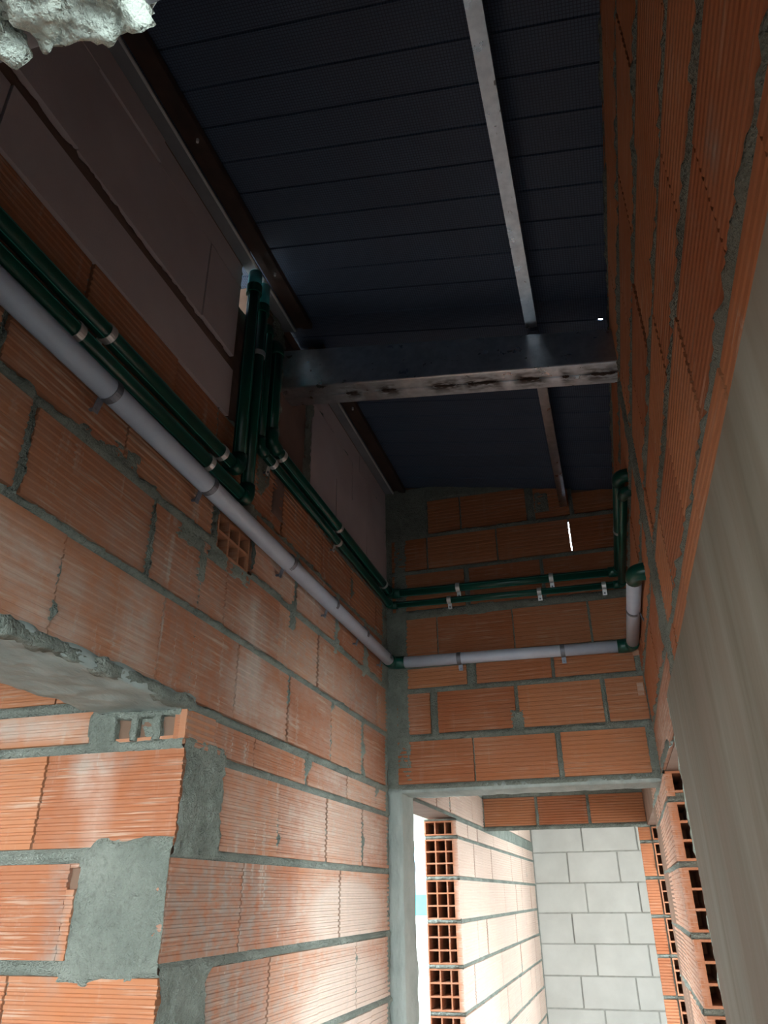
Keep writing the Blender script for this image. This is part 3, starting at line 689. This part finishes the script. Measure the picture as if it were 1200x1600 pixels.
def cross_beam():
    e = empty('crossbeam', (-0.38, 1.955, 1.48), 'galvanised steel crossbeam of two welded channels with rusty weld marks underneath', 'roof beam')
    zb = lambda x: 1.407 + 0.129 * (0.173 - x); zt = lambda x: 1.532 + 0.165 * (0.163 - x)
    x0, x1 = -0.94, 0.185
    welds = [(-0.68, 0.04), (-0.55, 0.05), (-0.36, 0.07), (-0.27, 0.03), (-0.225, 0.06), (-0.09, 0.06), (0.02, 0.02), (0.13, 0.07)]
    for nm, ya, yb in (('front_channel', 1.90, 1.9535), ('rear_channel', 1.9565, 2.01)):
        mb = MB(); N = 60; pr = None
        for i in range(N + 1):
            x = x0 + (x1 - x0) * i / N; r = 0.005
            B, Tt = zb(x), zt(x)
            prof = [(ya, Tt), (ya, B + r), (ya + r * 0.3, B + r * 0.3), (ya + r, B), (yb - 0.012, B), (yb - 0.002, B + 0.0005), (yb, B + 0.004), (yb, Tt)]
            if nm == 'rear_channel': prof = [(ya, Tt), (ya, B + 0.004), (ya + 0.002, B + 0.0005), (ya + 0.012, B), (yb - r, B), (yb - r * 0.3, B + r * 0.3), (yb, B + r), (yb, Tt)]
            rust = max([max(0, 1 - abs(x - c) / w_) for c, w_ in welds])
            for j, (y, z) in enumerate(prof):
                d = abs(y - 1.955)
                mb.v.append((x, y, z)); mb.t.append((min(1, 2.2 * rust) * min(1, max(0, 1.25 - d / 0.045)) if j not in (0, 7) else 0, 0, 0))
        n = 8
        for i in range(N):
            for j in range(n):
                q = (j + 1) % n
                mb.f.append((i * n + j, i * n + q, (i + 1) * n + q, (i + 1) * n + j))
        mb.f.append(tuple(range(n))[::-1]); mb.f.append(tuple(N * n + j for j in range(n)))
        mb.build(nm, M['steel_rust'], e)
    for c, w_ in welds:
        b = MB(); k = 7
        b.tube([(c + (i / (k - 1) - 0.5) * w_, 1.955, zb(c) - 0.129 * (i / (k - 1) - 0.5) * w_ + 0.001) for i in range(k)], [0.002, 0.006, 0.005, 0.008, 0.0045, 0.006, 0.002], 8)
        b.build('weld_bead', M['dark'], e)
    return e
cross_beam()

# ================================================================== PIPES
def arc(a, c, b, r, n=7):
    a, c, b = Vector(a), Vector(c), Vector(b); u = (a - c).normalized(); v = (b - c).normalized()
    p0 = c + u * r; p2 = c + v * r
    return [tuple((1 - t) ** 2 * p0 + 2 * t * (1 - t) * c + t * t * p2) for t in [i / (n - 1) for i in range(n)]]
def pipe_line(name, pts, r, mat, emat, label, cat, group=None, clips=(), clipmat='zinc', stripes=True, sleeve=0.05, er=None, clipstyle='band'):
    pts = [Vector(p) for p in pts]
    e = empty(name, pts[0], label, cat, group)
    er = er or r * 1.22; bend = r * 1.5
    for i in range(len(pts) - 1):
        a, b = pts[i], pts[i + 1]; d = (b - a).normalized()
        mb = MB(); mb.tube([a + d * (0 if i == 0 else bend), b - d * (0 if i == len(pts) - 2 else bend)], r, 20)
        o = mb.build('pipe', M[mat], e, smooth=False)
        for p in o.data.polygons: p.use_smooth = len(p.vertices) == 4
        if stripes:
            s1 = d.orthogonal().normalized(); s2 = d.cross(s1)
            sb = MB()
            for an in (0.5, 2.1, 3.7, 5.3):
                off = (s1 * math.cos(an) + s2 * math.sin(an)) * (r - 0.0006)
                sb.tube([a + d * (0.0 if i == 0 else bend) + off, b - d * (0 if i == len(pts) - 2 else bend) + off], 0.0013, 5)
            sb.build('stripe', M['stripe'], o); 
            bpy.data.objects[o.name].children[0].location = (0, 0, 0)
    for i in range(1, len(pts) - 1):
        a, c, b = pts[i - 1], pts[i], pts[i + 1]; u = (a - c).normalized(); v = (b - c).normalized()
        path = [c + u * (bend + r * 0.9)] + [Vector(q) for q in arc(a, c, b, bend)] + [c + v * (bend + r * 0.9)]
        mb = MB(); mb.tube(path, er, 18)
        o = mb.build('elbow', M[emat], e)
        for p in o.data.polygons: p.use_smooth = len(p.vertices) == 4
    for (q, d, wall) in clips:      # q centre on the axis, d pipe direction, wall = unit vector to the wall
        q = Vector(q); d = Vector(d); wv = Vector(wall); side = d.cross(wv)
        mb = MB(); hw = 0.009; R2 = r + 0.0018
        prev = None; N = 16
        ring = []
        for k in range(N + 1):
            an = -PI * 0.62 + 2 * PI * 0.62 * k / N
            ring.append(-wv * math.cos(an) * R2 + side * math.sin(an) * R2)
        for k in range(N):
            p0, p1 = ring[k], ring[k + 1]
            mb.quad([q + p0 - d * hw, q + p1 - d * hw, q + p1 + d * hw, q + p0 + d * hw])
        sgn = -1 if side.z > 0 else 1
        if abs(side.z) < 0.5: sgn = 1
        t0 = q + side * sgn * (r * 0.7) + wv * (r * 0.75); t1 = q + side * sgn * (r + 0.022) + wv * (r + 0.003)
        mb.quad([t0 - d * hw, t1 - d * hw, t1 + d * hw, t0 + d * hw])
        o = mb.build('clip', M[clipmat], e); sm = o.modifiers.new('sheet', 'SOLIDIFY'); sm.thickness = 0.002; sm.offset = 0
        sb = MB(); cc = q + side * sgn * (r + 0.014) + wv * (r + 0.004)
        sb.tube([cc + wv * 0.012, cc - wv * 0.006], 0.004, 8); s_ = sb.build('screw', M['clamp'], o); s_.location = (0, 0, 0)
    return e
dY, dX, dZ, wL, wB, wR = (0, 1, 0), (1, 0, 0), (0, 0, 1), (-1, 0, 0), (0, 1, 0), (1, 0, 0)
XP = -0.888
pu1 = pipe_line('green_water_pipe', [(XP, 0.168, 1.035), (XP, 1.60, 1.052), (XP, 1.60, 1.72)], 0.0195, 'green', 'green',
          'upper of the two green pipes on the left wall, turning up to the roof', 'pipe', None,
          clips=[((XP, 1.0, 1.045), dY, wL), ((XP, 1.50, 1.051), dY, wL)])
pu2_ = pipe_line('green_water_pipe', [(XP, 0.168, 0.972), (XP, 1.662, 0.988), (XP, 1.662, 1.69)], 0.0195, 'green', 'green',
          'lower of the two green pipes just above the grey pipe, turning up to the roof', 'pipe', None,
          clips=[((XP, 0.915, 0.980), dY, wL), ((XP, 1.44, 0.986), dY, wL), ((XP, 1.662, 1.50), dZ, wL)])
pipe_line('green_water_pipe', [(-1.00, 1.785, 1.645), (XP + 0.004, 1.785, 1.635), (XP + 0.004, 1.785, 1.252), (XP + 0.004, 3.130, 1.244), (0.130, 3.130, 1.228), (0.142, 2.270, 1.222), (0.230, 2.270, 1.222)], 0.0185, 'green', 'green',
          'green pipe from the roof gap along the wall and end wall, upper of the pair', 'pipe', None,
          clips=[((XP + 0.004, 1.86, 1.251), dY, wL), ((XP + 0.004, 2.40, 1.248), dY, wL), ((XP + 0.004, 3.0, 1.245), dY, wL), ((-0.57, 3.130, 1.239), dX, wB), ((-0.155, 3.130, 1.233), dX, wB), ((0.136, 2.70, 1.225), dY, wR)])
pipe_line('green_water_pipe', [(-1.00, 1.725, 1.675), (XP - 0.003, 1.725, 1.665), (XP - 0.003, 1.725, 1.200), (XP - 0.003, 3.138, 1.190), (0.134, 3.138, 1.172), (0.148, 2.285, 1.170), (0.230, 2.285, 1.170)], 0.0145, 'green', 'green',
          'thinner green pipe just below the upper one, across the end wall', 'pipe', None,
          clips=[((XP - 0.003, 1.82, 1.20), dY, wL), ((XP - 0.003, 2.42, 1.196), dY, wL), ((-0.615, 3.138, 1.187), dX, wB), ((-0.213, 3.138, 1.180), dX, wB), ((0.06, 3.138, 1.174), dX, wB)])
pipe_line('grey_drain_pipe', [(XP + 0.006, 0.168, 0.925), (XP + 0.006, 3.12, 0.915), (0.135, 3.12, 0.898), (0.141, 2.30, 0.893), (0.230, 2.30, 0.893)], 0.0245, 'grey', 'green',
          'pale grey pipe with green elbows running along both walls below the green pipes', 'pipe', None,
          clips=[((XP + 0.006, yy, 0.922), dY, wL) for yy in (1.035, 1.445, 1.96, 2.35, 2.70, 3.02)] + [((-0.58, 3.12, 0.909), dX, wB), ((-0.143, 3.12, 0.902), dX, wB), ((0.139, 2.66, 0.895), dY, wR)],
          clipmat='clamp', stripes=False, er=0.028)

M['teal'] = plain('daylight_tint_pipe', (0.03, 0.30, 0.34), (0.10, 0.50, 0.55), 40, 0.3, 60, 0.0, stretch=(1, 1, 0.1))  # bright teal painted in for daylight on the green pipe tops
for par, yy, zc in ((pu1, 1.60, 1.715), (pu2_, 1.662, 1.685)):
    b = MB(); b.tube([(XP, yy, zc - 0.02), (XP, yy, zc + 0.012)], 0.0245, 18); b.build('collar', M['green'], par)
    b = MB(); b.tube([(XP, yy, zc + 0.008), (XP, yy, 1.781)], 0.0215, 18); b.build('daylight_tint_pipe', M['teal'], par, smooth=True)['label'] = 'pipe top tinted bright teal for daylight at the roof gap'
# ================================================================== BOARD ON THE RIGHT
e = empty('plywood_board', (0.2, 1.2, ZF), 'large weathered grey-brown board standing in the right doorway, close to the camera', 'board')
def board(y0, y1, nm, dx, z1=0.45, mt='board'):
    mb = MB(); xa, xb = xr(y0) + dx, xr(y1) + dx; t = 0.018
    mb.v = [(xa, y0, ZF), (xb, y1, ZF), (xb + t, y1, ZF), (xa + t, y0, ZF), (xa, y0, z1), (xb, y1, z1), (xb + t, y1, z1), (xa + t, y0, z1)]
    mb.t = [(0.5, 0, 0)] * 8
    mb.f = [(0, 1, 2, 3)[::-1], (4, 5, 6, 7), (0, 1, 5, 4), (1, 2, 6, 5), (2, 3, 7, 6), (3, 0, 4, 7)]
    return mb.build(nm, M[mt], e)
board(1.29, 2.00, 'panel', -0.024, 0.442); board(0.20, 1.289, 'panel', -0.0258, 0.4425)
rough_block('mortar_edge', (0.149, 2.00, ZF), (0.164, 2.014, 0.435), 'render', 0.012, 0.008, 40, e, seed=31)

# ================================================================== OUTSIDE, THROUGH THE LEFT DOOR
nb = empty('neighbour_house', (-4.6, 17.0, ZF), 'pink and blue house front glimpsed through the bright gap on the left', 'house')
hb_ = MB(); hb_.box((-7.5, 17.0, ZF), (-4.75, 20, 0.95)); hb_.build('pink_wall', plain('pink_paint', (0.75, 0.38, 0.52), (0.8, 0.45, 0.58), 3), nb)
hb_ = MB(); hb_.box((-4.75, 17.1, ZF), (-3.5, 20, 0.95)); hb_.build('blue_wall', plain('blue_paint', (0.25, 0.45, 0.70), (0.3, 0.5, 0.75), 3), nb)
fe = MB()
for k in range(16): fe.box((-8 + 0.36 * k, 14.0, -0.30), (-7.98 + 0.36 * k + 0.33, 14.05, 0.02 + 0.04 * (k % 3)))
tag(recentre(fe.build('site_fence', plain('teal_netting', (0.05, 0.55, 0.45), (0.1, 0.65, 0.52), 3)), (-5, 14, -0.3)), 'teal site fence low in the bright gap on the left', 'fence')
bk = MB(); bk.box((-9, 13.4, ZF - 0.22), (-2.0, 14.6, -0.30)); structure(bk.build('ground_bank', M['ground']), 'pale dusty earth bank outside')
cb = MB(); cb.box((-6.5, 9.0, 0.62), (-1.3, 9.3, 1.0)); cb.box((-2.6, 7.2, 1.0), (-1.3, 9.0, 1.15))
tag(recentre(cb.build('concrete_canopy', M['render']), (-3, 9, 0.8)), 'grey concrete beam outside, above the bright gap on the left', 'beam')
